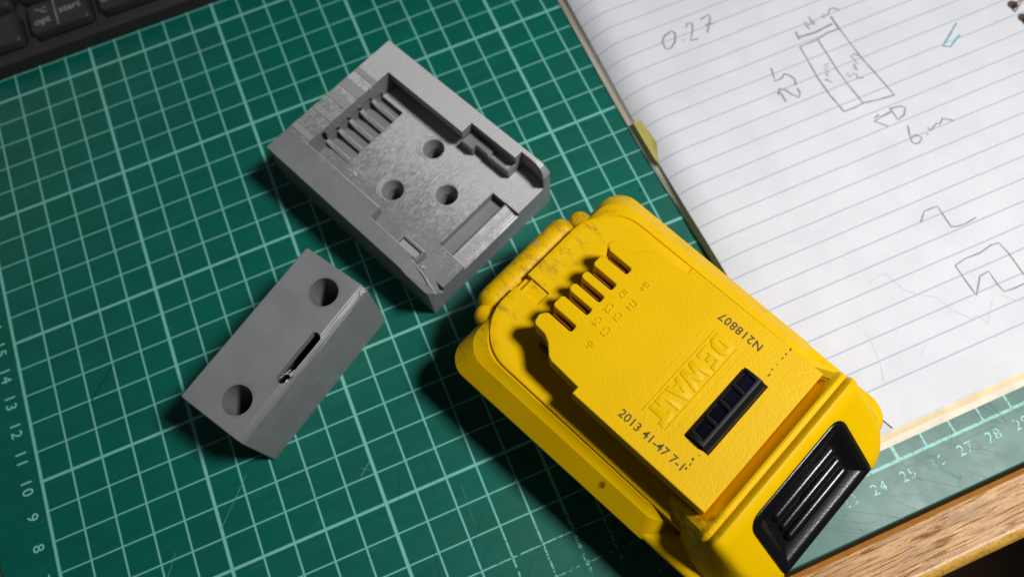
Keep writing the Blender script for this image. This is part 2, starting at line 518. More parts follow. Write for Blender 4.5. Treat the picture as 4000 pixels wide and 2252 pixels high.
def ribbon(bm, pts, w, zf):
    """flat stroke along pts (x, y), laid at height zf(x, y)"""
    P = []
    for a, b in zip(pts, pts[1:]):
        n = max(1, int(math.hypot(b[0] - a[0], b[1] - a[1]) / .18))
        P += [(a[0] + (b[0] - a[0]) * k / n, a[1] + (b[1] - a[1]) * k / n) for k in range(n)]
    P.append(pts[-1])
    prev = None
    for i, (x, y) in enumerate(P):
        x0, y0 = P[max(0, i - 1)]; x1, y1 = P[min(len(P) - 1, i + 1)]
        d = Vector((x1 - x0, y1 - y0))
        d = d.normalized() if d.length > 1e-6 else Vector((1, 0))
        ww = w * (.75 + .5 * random.random()) / 2
        nx, ny = -d.y * ww, d.x * ww
        cur = (bm.verts.new((x + nx, y + ny, zf(x + nx, y + ny))), bm.verts.new((x - nx, y - ny, zf(x - nx, y - ny))))
        if prev: bm.faces.new((prev[0], prev[1], cur[1], cur[0]))
        prev = cur

# ------------------------------------------------------------------ floor and desk
b = bmesh.new(); box(b, -150, 250, -200, 150, -73, -72)
fl = new_mesh("floor", b, M_FLOOR, kind='structure', label="dark brown floor seen past the desk edge")
desk = thing("desk", "varnished brown wooden desk under the green cutting mat", "desk", (0, 0, -.30))
b = bmesh.new(); box(b, -40, 70, -3.06, 60, -2.2, 0)
new_mesh("desk_top", b, M_WOOD, desk)
b = bmesh.new(); box(b, -40, 70, -1.68, -1.0, -.05, .012)
M_DARK_STRIP = plain("dark_brown_strip", (.026, .014, .007), .85, .04, (5, .9, .04))  # dark brown strip along the near edge of the mat
new_mesh("dark_strip", b, M_DARK_STRIP, desk)
b = bmesh.new()
va = [b.verts.new((-40, y, z)) for y, z in ((-1.83, .003), (-1.681, .010), (-1.681, -.05), (-1.83, -.05))]; vb = [b.verts.new((70, v.co.y, v.co.z)) for v in va]
for i in range(4): b.faces.new((va[i], va[(i + 1) % 4], vb[(i + 1) % 4], vb[i]))
bmesh.ops.recalc_face_normals(b, faces=b.faces)
M_AMBER = plain("amber_wood_no_glare", (.34, .135, .018), .7, .1, (9, .4, .02))  # wood where the glare is missing, painted as a darker amber strip
new_mesh("amber_strip", b, M_AMBER, desk)
b = bmesh.new()
prof = [(-3.062, 0)] + [(-3.10 - .34 * math.sin(a), -.34 + .34 * math.cos(a)) for a in [math.pi / 2 * k / 7 for k in range(8)]] + [(-3.44, -2.2), (-3.062, -2.2)]
va = [b.verts.new((-40, y, z - .002)) for y, z in prof]; vb = [b.verts.new((70, y, z - .002)) for y, z in prof]
for i in range(len(prof)): b.faces.new((va[i], va[(i + 1) % len(prof)], vb[(i + 1) % len(prof)], vb[i]))
b.faces.new(va); b.faces.new(list(reversed(vb))); bmesh.ops.recalc_face_normals(b, faces=b.faces)
new_mesh("edge_moulding", b, M_NOSE, desk, smooth=40)

# ------------------------------------------------------------------ cutting mat
cm_root = thing("cutting_mat", "dark green self-healing cutting mat printed with a pale centimetre grid", "cutting mat", (0, 0, 0))
b = bmesh.new()
pl = rpoly([(-1.74, -1.54), (44, -1.54), (44, 29.5), (-1.74, 29.5)], .35)
prism(b, pl, -.296, 0, chamfer=.05)
new_mesh("mat_sheet", b, M_MAT, cm_root, smooth=16)
for k in range(7, 18):
    text_obj("printed_number", str(k), .50, -.5, k, .004, -math.pi / 2, M_INK, cm_root, offset=.004, spacing=1.25)
for k in range(21, 31):
    m = M_INK_FADED if k in (23, 26) else M_INK_WORN
    text_obj("printed_number", str(k), .47, k + .0, -.5, .004, 0, m, cm_root, offset=.0, spacing=1.2)
b = bmesh.new()
flat = lambda x, y: .005
for p0, p1, w in (((24.75, -.35), (26.3, -1.45), .03), ((27.1, -.48), (27.45, -.75), .035), ((26.25, -1.35), (26.45, -1.05), .02), ((24.9, -.3), (28.3, -.25), .018),
                  ((22.2, -.3), (24.2, -1.52), .016), ((22.0, -.55), (23.6, -1.52), .016), ((21.6, -.6), (22.9, -1.52), .02), ((22.5, -.2), (22.9, -1.5), .016),
                  ((27.9, .25), (28.6, -.4), .02), ((28.0, .6), (28.5, .0), .018), ((27.2, .3), (28.2, -.1), .016), ((26.6, -.3), (27.2, .45), .014), ((28.4, .8), (28.6, -.3), .026),
                  ((2.0, 11.9), (3.0, 12.9), .05), ((25.7, .5), (26.6, -.2), .014), ((25.4, -.1), (26.1, -.35), .014)):
    n = 6
    pts = [(p0[0] + (p1[0] - p0[0]) * k / n + random.uniform(-.02, .02), p0[1] + (p1[1] - p0[1]) * k / n + random.uniform(-.02, .02)) for k in range(n + 1)]
    ribbon(b, pts, w * .62, flat)
for k in range(26):
    x0_ = random.uniform(22.0, 29.5); y0_ = random.uniform(-1.4, .2); a_ = random.choice((-1.0, -.7, -.85, -.3, -1.25)) + random.uniform(-.15, .15); l_ = random.uniform(.25, 1.1)
    x1_, y1_ = x0_ + l_ * math.cos(a_), max(-1.5, y0_ + l_ * math.sin(a_))
    ribbon(b, [(x0_, y0_), ((x0_ + x1_) / 2 + random.uniform(-.02, .02), (y0_ + y1_) / 2), (x1_, y1_)], random.uniform(.007, .014), flat)
for k in range(34):
    x0_ = random.uniform(8.0, 17.0); y0_ = random.uniform(-1.2, 6.5); a_ = random.choice((1.35, 1.5, .35, 1.0)) + random.uniform(-.2, .2); l_ = random.uniform(.3, 1.6)
    ribbon(b, [(x0_, y0_), (x0_ + l_ * math.cos(a_), y0_ + l_ * math.sin(a_))], random.uniform(.006, .011), flat)
M_CUT = plain("cut_groove", (.0015, .038, .028), .40, .3)
new_mesh("knife_cut", b, M_CUT, cm_root, kind='stuff')
b = bmesh.new()
for p0, p1, w in (((26.0, -.75), (26.35, -1.2), .02), ((9.55, 6.1), (9.95, 6.42), .03), ((5.0, 6.3), (6.2, 7.6), .02), ((9.6, 6.35), (9.9, 6.15), .014), ((2.2, 4.2), (3.5, 6.2), .018), ((12.3, 3.3), (12.35, 4.6), .012), ((27.1, -.6), (27.5, -.9), .01)):
    ribbon(b, [(p0[0] + (p1[0] - p0[0]) * k / 5, p0[1] + (p1[1] - p0[1]) * k / 5) for k in range(6)], w, flat)
M_SCUFF = plain("pale_scuff", (.08, .30, .23), .7, .2)
new_mesh("pale_scratch", b, M_SCUFF, cm_root, kind='stuff')

# ------------------------------------------------------------------ keyboard
kb = thing("keyboard", "black keyboard with low flat keys lying on the mat's far edge", "keyboard", (0, 26.05, .002))
b = bmesh.new()
box(b, -25, 19, 0, 13, 0, .62, bevel=.06, seg=3)
new_mesh("case", b, M_CASE, kb, smooth=40)
KEYS = []
def keycap(x0, x1, y0, y1):
    b = bmesh.new()
    o = rpoly([(x0, y0), (x1, y0), (x1, y1), (x0, y1)], .24, 5)
    lp = lambda d, z: [(x, y, z) for x, y in inset(o, d)]
    loft(b, [lp(0, .55), lp(.02, .82), lp(.05, .93), lp(.10, .975), lp(.20, .985)])
    k = new_mesh("key", b, M_KEY, kb, smooth=60)
    w = bmesh.new()                                     # dark well the key sits in
    prism(w, rpoly([(x0 - .07, y0 - .07), (x1 + .07, y0 - .07), (x1 + .07, y1 + .07), (x0 - .07, y1 + .07)], .28, 5), .56, .626)
    new_mesh("key_well", w, M_BLACK, kb)
    return k
y0, y1 = .56, 2.12
for i in range(-3, 5):
    xa = 3.36 + 2.70 * i
    k = keycap(xa, xa + 2.36, y0, y1)
    if i == 0:
        text_obj("legend", "opt", .46, 3.92, 1.10, .989, 0, M_LEGEND, k, offset=.006)
        text_obj("legend", "start", .46, 5.03, 1.32, .989, 0, M_LEGEND, k, offset=.006)
        q = bmesh.new()
        for a, c2 in (((3.70, 1.70), (3.86, 1.70)), ((3.86, 1.70), (4.02, 1.50)), ((4.02, 1.50), (4.18, 1.50)), ((4.00, 1.70), (4.18, 1.70))):
            ribbon(q, [a, c2], .045, lambda x, y: .989)
        new_mesh("legend", q, M_LEGEND, k)
        q = bmesh.new(); ribbon(q, [(4.47, .66), (4.47, 2.06)], .05, lambda x, y: .988)
        new_mesh("legend", q, M_LEGEND, k)
    if i == 1:
        text_obj("legend", "cmd", .46, 6.62, 1.10, .989, 0, M_LEGEND, k, offset=.006)
for i in range(-3, 6):
    xa = 2.45 + 1.90 * i
    keycap(xa - 1.2, xa + .42, 2.44, 4.0)

# ------------------------------------------------------------------ notebook
nb = thing("notebook", "spiral notebook open on a ruled white page with pencil sketches", "notebook", (0, 0, .004))
YMAX = 30.0
XR = 37.9
def ramp(y, a, b): k = min(1, max(0, (y - a) / (b - a))); return k * k * (3 - 2 * k)
def xleft(y): return 23.04 - .012 * min(9, max(0, y - 1)) - .12 * ramp(y, 7.0, 15.0)
zt = lambda y: .44 + .013 * max(0, min(20, y))
def cz(y): return .03 + .34 * ramp(y, 4, 15)
def xbase(y): return xleft(y) - .02 - .19 * ramp(y, 6.0, 14.0)
def page_z(x, y):
    base = zt(y)
    d = x - xleft(y)
    w = 1.0
    curl = cz(y) * (max(0, 1 - d / w) ** 2)
    wav = .010 * math.sin(x * 1.7 + y * .6) + .008 * math.sin(y * 1.1 - x * .8)
    return base - curl + wav * min(1, max(0, d))
def slab(bm, z0f, z1f, xl, xr, ya, yb, n=14, xt=None):
    xt = xt or xl
    ys = [ya + (yb - ya) * k / n for k in range(n + 1)]
    g = [[bm.verts.new(p) for p in ((xl(y), y, z0f(y)), (xr, y, z0f(y)), (xr, y, z1f(y)), (xt(y), y, z1f(y)))] for y in ys]
    for a, c in zip(g, g[1:]):
        for i in range(4): bm.faces.new((a[i], a[(i + 1) % 4], c[(i + 1) % 4], c[i]))
    bm.faces.new(list(reversed(g[0]))); bm.faces.new(g[-1]); bmesh.ops.recalc_face_normals(bm, faces=bm.faces)
b = bmesh.new(); slab(b, lambda y: 0, lambda y: .06, lambda y: xbase(y) - .01, XR, .45, YMAX)
new_mesh("cover", b, M_COVER, nb)
def xmix(k): return lambda y: xbase(y) + (xleft(y) - xbase(y)) * k
ez = lambda y: zt(y) - cz(y)                             # height of the pad at its left edge
b = bmesh.new(); slab(b, lambda y: .064, lambda y: ez(y) * .55, lambda y: xbase(y), XR, .62, YMAX, xt=xmix(.6))
new_mesh("page_block", b, M_EDGES, nb)
b = bmesh.new(); slab(b, lambda y: ez(y) * .55 + .003, lambda y: ez(y) * .78, xmix(.6), XR, .66, YMAX, xt=xmix(.82))
new_mesh("divider_sheet", b, M_DIVIDER, nb)
b = bmesh.new(); slab(b, lambda y: ez(y) * .78 + .003, lambda y: ez(y) - .035, xmix(.82), XR, .83, YMAX, xt=xmix(1.0))
new_mesh("under_page", b, M_UNDER, nb)
# ruled top page: a thin curled sheet, its near left corner cut away
b = bmesh.new()
TH = .012
def top_grid(dz):
    nx, ny = 46, 60
    rows_ = []
    for j in range(ny + 1):
        y = .90 + (YMAX - .90) * (j / ny) ** 1.25
        xl = xleft(y)
        if y < 1.75: xl = max(xl, 25.16 - (y - .90) * .18 / .42 * 1.0 if y < 1.34 else 24.97 - (y - 1.34) * 4.6)
        rows_.append([b.verts.new((xl + (XR - xl) * (i / nx) ** 1.7, y, page_z(xl + (XR - xl) * (i / nx) ** 1.7, y) + dz - (.10 * max(0, 1 - (y - .9) / .5) if y < 1.4 else 0) * 0)) for i in range(nx + 1)])
    return rows_
R0, R1 = top_grid(0), top_grid(-TH)
def quads(R, flip):
    for a, c in zip(R, R[1:]):
        for i in range(len(a) - 1):
            f = (a[i], a[i + 1], c[i + 1], c[i])
            b.faces.new(f if not flip else tuple(reversed(f)))
quads(R0, False); quads(R1, True)
for i in range(len(R0[0]) - 1):
    b.faces.new((R1[0][i], R1[0][i + 1], R0[0][i + 1], R0[0][i])); b.faces.new((R0[-1][i], R0[-1][i + 1], R1[-1][i + 1], R1[-1][i]))
for j in range(len(R0) - 1):
    b.faces.new((R0[j][0], R0[j + 1][0], R1[j + 1][0], R1[j][0])); b.faces.new((R1[j][-1], R1[j + 1][-1], R0[j + 1][-1], R0[j][-1]))
page = new_mesh("page", b, M_PAPER, nb, smooth=50)
STROKES = {
 'pencil_frame': ([[(29.44,14.09),(29.42,13.58),(29.36,12.69),(29.39,11.88),(29.49,11.09)],[(29.49,11.09),(29.91,11.09),(30.27,11.12),(30.85,11.02),(31.42,10.96)],[(31.12,14.2),(31.15,13.51),(31.19,12.73),(31.29,12.06),(31.37,11.37),(31.42,10.96)],[(29.44,14.09),(30.18,14.1),(30.65,14.21),(31.11,14.18)],[(30.18,14.1),(30.17,13.4),(30.15,12.67),(30.18,11.97),(30.23,11.55),(30.27,11.12)]], .045),
 'pencil_bracket': ([[(29.63,14.71),(29.58,14.35)],[(29.59,14.46),(30.25,14.4),(31.0,14.47)],[(31.11,14.78),(31.11,14.18)]], .06),
 'pencil_number|a': ([[(30.13,14.96),(30.13,14.6)],[(30.38,15.12),(30.39,14.69)],[(30.06,14.78),(30.48,14.8)],[(30.82,14.94),(30.85,14.78),(30.94,14.98),(31.03,14.87),(31.25,15.07),(31.39,15.05),(31.55,14.88)]], .045),
 'pencil_number|b': ([[(29.59,12.49),(29.73,12.3)],[(29.51,12.47),(29.65,12.5)],[(29.74,12.57),(29.7,12.73),(29.84,12.69),(29.76,12.9),(29.94,12.91),(29.82,13.05),(30.03,13.03)]], .035),
 'pencil_number|c': ([[(30.39,12.44),(30.39,12.24),(30.58,12.3),(30.68,12.25),(30.62,12.11),(30.81,12.01)],[(30.71,12.52),(30.8,12.37),(30.79,12.66),(30.93,12.62),(30.89,12.99),(31.01,13.02),(31.16,12.89)]], .04),
 'pencil_number|d': ([[(28.08,13.73),(27.92,13.17),(28.2,13.19),(28.37,13.31),(28.5,13.19),(28.6,12.97),(28.51,12.73)],[(27.76,12.63),(27.91,12.84),(28.08,12.71),(28.19,12.46),(28.36,12.24),(28.49,12.4),(28.49,12.6)],[(27.87,12.69),(27.86,12.27)]], .055),
 'pencil_arrow': ([[(30.29,10.43),(30.49,10.5),(30.54,10.39),(30.23,10.32),(30.57,9.96)],[(30.54,10.39),(30.97,10.42)],[(31.0,10.54),(31.0,10.05),(31.29,10.13),(31.49,10.37),(31.36,10.49),(30.96,10.55)]], .05),
 'pencil_number|e': ([[(31.18,9.72),(31.04,9.38),(30.96,9.1),(31.02,9.0),(31.18,8.98),(31.36,9.11),(31.25,9.29),(31.05,9.28)],[(31.59,9.18),(31.61,9.13)],[(31.76,9.38),(31.75,9.23),(31.99,9.33),(32.11,9.39),(32.2,9.32),(32.4,9.47),(32.54,9.38),(32.68,9.26)]], .045),
 'ink_tick': ([[(35.05,12.66),(34.55,12.32),(34.05,12.0),(34.28,11.87),(34.85,12.16)]], .06),
 'pencil_number|f': ([[(25.47,16.6),(25.24,16.56),(25.04,16.35),(25.02,16.01),(25.19,15.96),(25.47,16.16),(25.64,16.49),(25.54,16.66),(25.41,16.6)],[(25.76,16.11),(25.78,16.08)],[(26.1,16.55),(26.27,16.69),(26.39,16.63),(26.3,16.37),(26.0,15.97),(26.29,15.92)],[(26.75,16.64),(27.14,16.71),(27.1,16.54),(26.7,16.0)],[(26.8,16.35),(27.11,16.3)]], .055),
 'pencil_zigzag': ([[(29.6,6.41),(29.93,6.71),(30.41,6.69),(30.41,5.88),(30.59,5.8),(30.91,5.78),(31.34,5.83)]], .04),
 'pencil_outline': ([[(29.77,4.65),(30.17,4.73),(30.76,4.71),(31.2,4.8),(31.49,4.76),(31.56,4.31),(31.57,3.57),(31.61,3.3)],[(29.77,4.65),(29.78,4.06),(29.81,3.52),(30.28,4.03),(30.63,4.06),(30.62,3.6),(30.67,3.28),(31.06,3.24),(31.59,3.26)]], .04),
 'faint_scribble': ([[(26.94,5.22),(27.23,5.32),(27.61,5.3),(27.65,5.12),(27.83,4.59),(28.11,4.31),(28.62,3.97),(28.77,3.63),(28.86,3.36),(29.24,2.91),(29.45,2.95),(29.55,2.75),(29.59,2.55),(30.18,3.19)],[(30.51,3.23),(30.76,2.94),(31.06,2.76)],[(25.96,3.83),(25.94,3.3),(25.85,2.8),(25.65,2.24)],[(27.52,2.78),(27.13,2.54)]], .018),
}
def settle(x, y):               # the strokes were measured on a slightly thicker pad
    zo = .45 + .019 * min(20, y); k = (page_z(x, y) - zo) / (25.51 - zo)
    return (x + (13.80 - x) * k, y + (.58 - y) * k)
for n, (ls, w) in STROKES.items():
    b = bmesh.new()
    w *= 1.2
    for l in ls: ribbon(b, [settle(*p) for p in l], w, lambda x, y: page_z(x, y) + .0035)
    mt = M_TEAL if n == 'ink_tick' else (M_PENCIL_F if n == 'faint_scribble' else M_PENCIL)
    new_mesh(n.split('|')[0], b, mt, page)
# sticky tab folded over the left edge
b = bmesh.new()
tab = [(22.74, 13.95), (23.00, 13.88), (23.05, 13.40), (23.10, 12.80), (22.93, 12.35), (22.84, 12.0), (22.78, 12.3)]
tz = lambda x, y: page_z(max(x, xleft(y) + .02), y) + .012 + max(0, xleft(y) + .02 - x) * .3
v0 = [b.verts.new((x, y, tz(x, y) + .012)) for x, y in tab]; v1 = [b.verts.new((x, y, tz(x, y))) for x, y in tab]
b.faces.new(list(reversed(v0))); b.faces.new(v1)
for i in range(len(tab)): b.faces.new((v0[i], v0[(i + 1) % len(tab)], v1[(i + 1) % len(tab)], v1[i]))
bmesh.ops.recalc_face_normals(b, faces=b.faces)
new_mesh("sticky_tab", b, M_TAB, nb, label="small folded yellow sticky tab on the left page edge")
# spiral binding: punched holes and white coil
for k in range(8):
    yc = 10.6 + .64 * k
    b = bmesh.new()
    zc = page_z(37.36, yc) + .006
    n = 24
    vs = [b.verts.new((37.36 + .19 * math.cos(2 * math.pi * i / n), yc + .19 * math.sin(2 * math.pi * i / n), zc)) for i in range(n)]
    b.faces.new(vs)
    new_mesh("punched_hole", b, M_HOLE, nb)
    b = bmesh.new()
    pts = [(37.28 + .45 * (1 - math.cos(a)), yc - .30 + .36 * a / math.pi, zc + .03 + .42 * math.sin(a)) for a in [math.pi * i / 14 for i in range(15)]]
    for p, q in zip(pts, pts[1:]): capsule(b, p, q, .035, n=8, rings=2)
    new_mesh("coil_ring", b, M_WIRE, nb, smooth=60)

# ------------------------------------------------------------------ small printed block
AB = math.atan2(.52605, .85045)
blk = thing("printed_block", "small grey 3D-printed block with two round holes and a slot", "printed part", (7.17, 7.66, .003), AB)
b = bmesh.new()
sec = [(0, 0), (2.38, 0), (2.42, .04), (2.42, 2.93), (2.40, 2.98), (2.36, 3.0), (.215, 3.0), (.20, 2.985), (.155, 2.972), (.15, 2.95), (.10, 2.925), (.095, 2.90), (.05, 2.868), (.045, 2.84), (.01, 2.80), (0.0, 2.76)]
L0 = 5.70
def yz_prism(bm, poly, xs):
    rings = [[bm.verts.new((x, 1.2 + (y - 1.2) * s, 1.5 + (z - 1.5) * s)) for y, z in poly] for x, s in xs]
    n = len(poly)
    for a, c in zip(rings, rings[1:]):
        for i in range(n): bm.faces.new((a[i], a[(i + 1) % n], c[(i + 1) % n], c[i]))
    bm.faces.new(list(reversed(rings[0]))); bm.faces.new(rings[-1])
    bmesh.ops.recalc_face_normals(bm, faces=bm.faces)
yz_prism(b, sec, [(0, .975), (.025, .995), (.06, 1), (L0 - .06, 1), (L0 - .025, .995), (L0, .975)])
slot = rpoly([(1.96, .16), (3.77, .16), (3.77, .45), (1.96, .45)], .12, 5)
slot = [(x, y + (.03 * math.sin(7 * x) - .03 if y < .25 else 0)) for x, y in slot]
b = boolean(b, [cut(cyl, 4.86, 1.0, .8, 3.2, .455, .455, 48), cut(cyl, .88, .94, .8, 3.2, .455, .455, 48),
                cut(prism, slot, 2.2, 3.3), cut(box, 1.7, 4.1, .12, 1.9, .4, 2.72), cut(box, 2.2, 2.33, .08, .25, 2.85, 3.2)])
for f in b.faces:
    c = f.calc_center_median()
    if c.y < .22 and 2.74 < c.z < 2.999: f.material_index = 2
# blobs of oozed plastic at the corner and the slot
for _ in range(16):
    capsule(b, (5.40 + random.uniform(0, .24), .04 + random.uniform(0, .22), 2.86 + random.uniform(0, .06)), (5.45 + random.uniform(0, .24), .06 + random.uniform(0, .22), 2.88 + random.uniform(0, .06)), random.uniform(.025, .055), n=8, rings=3, mi=1)
for x, y in ((1.97, .47), (2.1, .12), (2.32, .14), (3.7, .13)):
    capsule(b, (x, y, 2.965), (x + .05, y + .02, 2.965), .026, n=8, rings=3, mi=1)
new_mesh("block_body", b, [M_GREY, M_LAYER, M_FILLET], blk, smooth=16)
b = bmesh.new()
for p, q in (((2.22, .40, 2.88), (2.36, .2, 2.93)), ((2.1, .42, 2.8), (2.45, .3, 2.86)), ((2.36, .2, 2.94), (2.5, .16, 2.94))):
    capsule(b, p, q, .018, n=6, rings=2)
new_mesh("plastic_string", b, M_LAYER, blk, smooth=60)
for cx, cy in ((4.86, 1.0), (.88, .94)):        # raised perimeter bead round each hole
    b = bmesh.new()
    n = 48
    for r, a0, a1 in ((.485, 0, 6.283), (.53, 3.3, 6.6)):
        pts = [(cx + r * math.cos(a0 + (a1 - a0) * i / n), cy + r * math.sin(a0 + (a1 - a0) * i / n)) for i in range(n + 1)]
        for p, q in zip(pts, pts[1:]): capsule(b, (*p, 2.997), (*q, 2.997), .010, n=6, rings=2)
    new_mesh("hole_rim", b, M_GREY, blk, smooth=60)

# ------------------------------------------------------------------ battery holder (grey print)
AH = math.atan2(-.915, .4035)
hd = thing("battery_holder", "grey 3D-printed battery holder tray with three screw holes and toothed end", "battery holder", (10.49, 17.24, .003), AH)
H, W, LN, ZF = 2.2, 5.76, 7.72, 1.30
V = lambda v: 5.75 - v
b = bmesh.new()
prism(b, rpoly([(0, 0), (LN, 0), (LN, W), (0, W)], .05, 3), 0, H, chamfer=.025)
cuts = [cut(box, .97, 9, V(4.72), V(.93), ZF, 3),
        cut(box, .985, 9, .55, 5.25, ZF + .004, 1.80),
        cut(box, 4.56, 6.60, V(5.17), 1.4, 1.745, 3),
        cut(box, 4.57, 6.595, 4.4, V(.46), 1.745, 3),
        cut(prism, [(6.58, 4.4), (9, 4.4), (9, 5.40), (7.73, 5.40), (7.66, 5.47), (7.55, 5.53), (7.38, 5.575), (7.1, 5.60), (6.585, 5.60)], ZF + .002, 3),
        cut(prism, [(6.58, 1.4), (6.58, .44), (6.9, .44), (7.2, .42), (7.45, .38), (7.6, .33), (7.73, .27), (9, .27), (9, 1.4)], ZF + .010, 3),
        cut(xz_prism, [(7.0, 2.203), (7.25, 2.18), (7.45, 2.13), (7.6, 2.04), (7.73, 1.92), (7.9, 1.7), (7.9, 2.6), (7.0, 2.6)], 3.5, 7),
        cut(hexa, [(6.62, -.1, 2.205), (7.85, -.1, 2.13), (7.85, .62, .80), (6.62, .62, 2.19), (6.62, -.1, 3), (7.85, -.1, 3), (7.85, .62, 3), (6.62, .62, 3)]),
        cut(box, 6.55, 7.13, V(4.15), V(1.58), .93, 3),
        cut(xz_prism, [(7.129, 1.20), (7.9, 1.02), (7.9, 2.5), (7.129, 2.5)], V(4.16), V(1.57)),
        ]
for hx, hy in ((3.85, V(1.74)), (3.95, V(3.78)), (5.45, V(2.68))):
    cuts.append(cut(cyl, hx, hy, -.5, 3, .25, .25, 36))
    cuts.append(cut(cyl, hx, hy, .92, 1.45, .25, .435, 36))
RB = [V(v) for v in (4.02, 3.46, 2.94, 2.42, 1.86)]
for ya, yb in zip(RB, RB[1:]):
    cuts.append(cut(box, .90, 2.02, ya + .05, yb - .05, 1.17, 1.75))
cuts.append(cut(box, .90, 2.0, RB[-1] + .07, RB[-1] + .42, 1.05, 1.55))
for y in RB[1:4]:
    cuts.append(cut(box, .62, 1.0, y - .06, y + .03, 1.42, 1.70))
    cuts.append(cut(box, .80, 1.0, y - .02, y + .05, 1.86, 1.95))
cuts.append(cut(box, .55, 1.0, RB[0] - .12, RB[0] + .06, 1.38, 2.05))
b = boolean(b, cuts)
for f in b.faces:
    c = f.calc_center_median()
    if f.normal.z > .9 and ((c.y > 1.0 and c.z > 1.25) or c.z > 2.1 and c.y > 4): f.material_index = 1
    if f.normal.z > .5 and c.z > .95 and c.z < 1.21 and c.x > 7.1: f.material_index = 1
# the two-layer tab and thin rail inside the upper wall
for side in (0, 1):
    m_ = (lambda y: y) if side == 0 else (lambda y: 5.75 - y)
    def bb(x0, x1, ya, yb, z0, z1, mi=0):
        y0_, y1_ = sorted((m_(ya), m_(yb))); box(b, x0, x1, y0_, y1_, z0, z1, mi=mi)
    bb(4.575, 5.06, .40, 1.015, 1.29, 1.752)
    bb(5.05, 5.63, .40, .80 if side else 1.01, 1.29, 1.748)
    k_ = 1.012 if side == 0 else .84
    bb(5.62, 6.585, k_ - .08, k_, 1.29, 1.742)
    bb(5.62, 6.585, .40, k_ - .07, 1.29, 1.60, 1)
    bb(5.61, 5.68, .40, k_ - .004, 1.29, 1.738)
    bb(6.52, 6.588, .40, k_ - .006, 1.29, 1.744)
new_mesh("tray_body", b, [M_GREY, M_RIDGE], hd, smooth=16)
for y in RB:                                             # comb of ribs at the closed end
    b = bmesh.new()
    xz_prism(b, [(.95, .95), (2.03, .95), (2.03, 1.335), (1.30, 1.36), (1.03, 1.50), (.95, 1.54)], y - .08, y + .08)
    capsule(b, (1.28, y + .05, 1.36), (2.0, y + .05, 1.335), .03, n=8, rings=2, mi=1)
    new_mesh("rib", b, [M_GREY, M_LAYER], hd, smooth=30)
for va, vb in ((1.46, 1.68), (2.02, 2.42), (2.64, 2.99), (3.43, 3.65), (4.40, 4.62)):
    b = bmesh.new()
    box(b, .03, .965, V(vb), V(va), H - .01, H + .022)
    new_mesh("sheen_strip", b, M_STRIP, hd)  # thin added strips that carry the painted sheen
b = bmesh.new()                                          # beads of the perimeter lines
for p, q, r in (((.98, V(4.735), H), (4.54, V(4.735), H), .022), ((4.58, V(5.18), H), (6.56, V(5.18), H), .018), ((5.68, V(4.74), 1.75), (6.56, V(4.74), 1.75), .022),
                ((6.58, V(4.16), ZF + .01), (7.66, V(4.16), ZF + .01), .020), ((6.62, .455, 2.19), (7.20, .42, 1.66), .018), ((7.20, .42, 1.66), (7.70, .30, 1.34), .018)):
    capsule(b, p, q, r, n=8, rings=2)
for k in range(14):
    x = 5.70 + .060 * k
    box(b, x, x + .03, .66, .92, 1.595, 1.64); box(b, x, x + .03, V(.74), V(.52), 1.595, 1.62)
for k in range(7):
    x = 7.16 + .075 * k
    box(b, x, x + .03, V(4.13), V(1.60), 1.05, 1.215 - .0175 * k * 1.0)
for hx, hy in ((3.85, V(1.74)), (3.95, V(3.78)), (5.45, V(2.68))):
    for r, a0, a1 in ((.44, 2.2, 5.6), (.50, 2.7, 5.0), (.57, 3.1, 4.6)):
        n = 26
        pts = [(hx + r * math.cos(-(a0 + (a1 - a0) * i / n) + .9), hy + r * math.sin(-(a0 + (a1 - a0) * i / n) + .9)) for i in range(n + 1)]
        for p, q in zip(pts, pts[1:]): capsule(b, (*p, ZF + .010), (*q, ZF + .010), .022, n=6, rings=2)
new_mesh("print_bead", b, M_LAYER, hd, smooth=50, kind='stuff')
b = bmesh.new()
for _ in range(14):
    x, y = 2.25 + random.uniform(-.1, .35), V(4.15) + random.uniform(-.2, .2)
    capsule(b, (x, y, ZF), (x + random.uniform(.02, .16), y + random.uniform(-.04, .04), ZF), random.uniform(.015, .035), n=6, rings=2)
for _ in range(16):
    x, y = 6.62 + random.uniform(-.08, .12), V(5.15) + random.uniform(-.15, .2)
    capsule(b, (x, y, ZF + .02), (x + random.uniform(.02, .1), y + random.uniform(-.05, .05), ZF + .05), random.uniform(.015, .03), n=6, rings=2)
for v0, n in ((1.55, 6), (4.45, 10)):
    for _ in range(n):
        x, y = random.uniform(.15, .95), V(v0 + random.uniform(-.1, .35))
        capsule(b, (x, y, H + .004), (x + random.uniform(.05, .2), y, H + .004), .014, n=6, rings=2)
new_mesh("plastic_blob", b, M_LAYER, hd, smooth=60, kind='stuff')

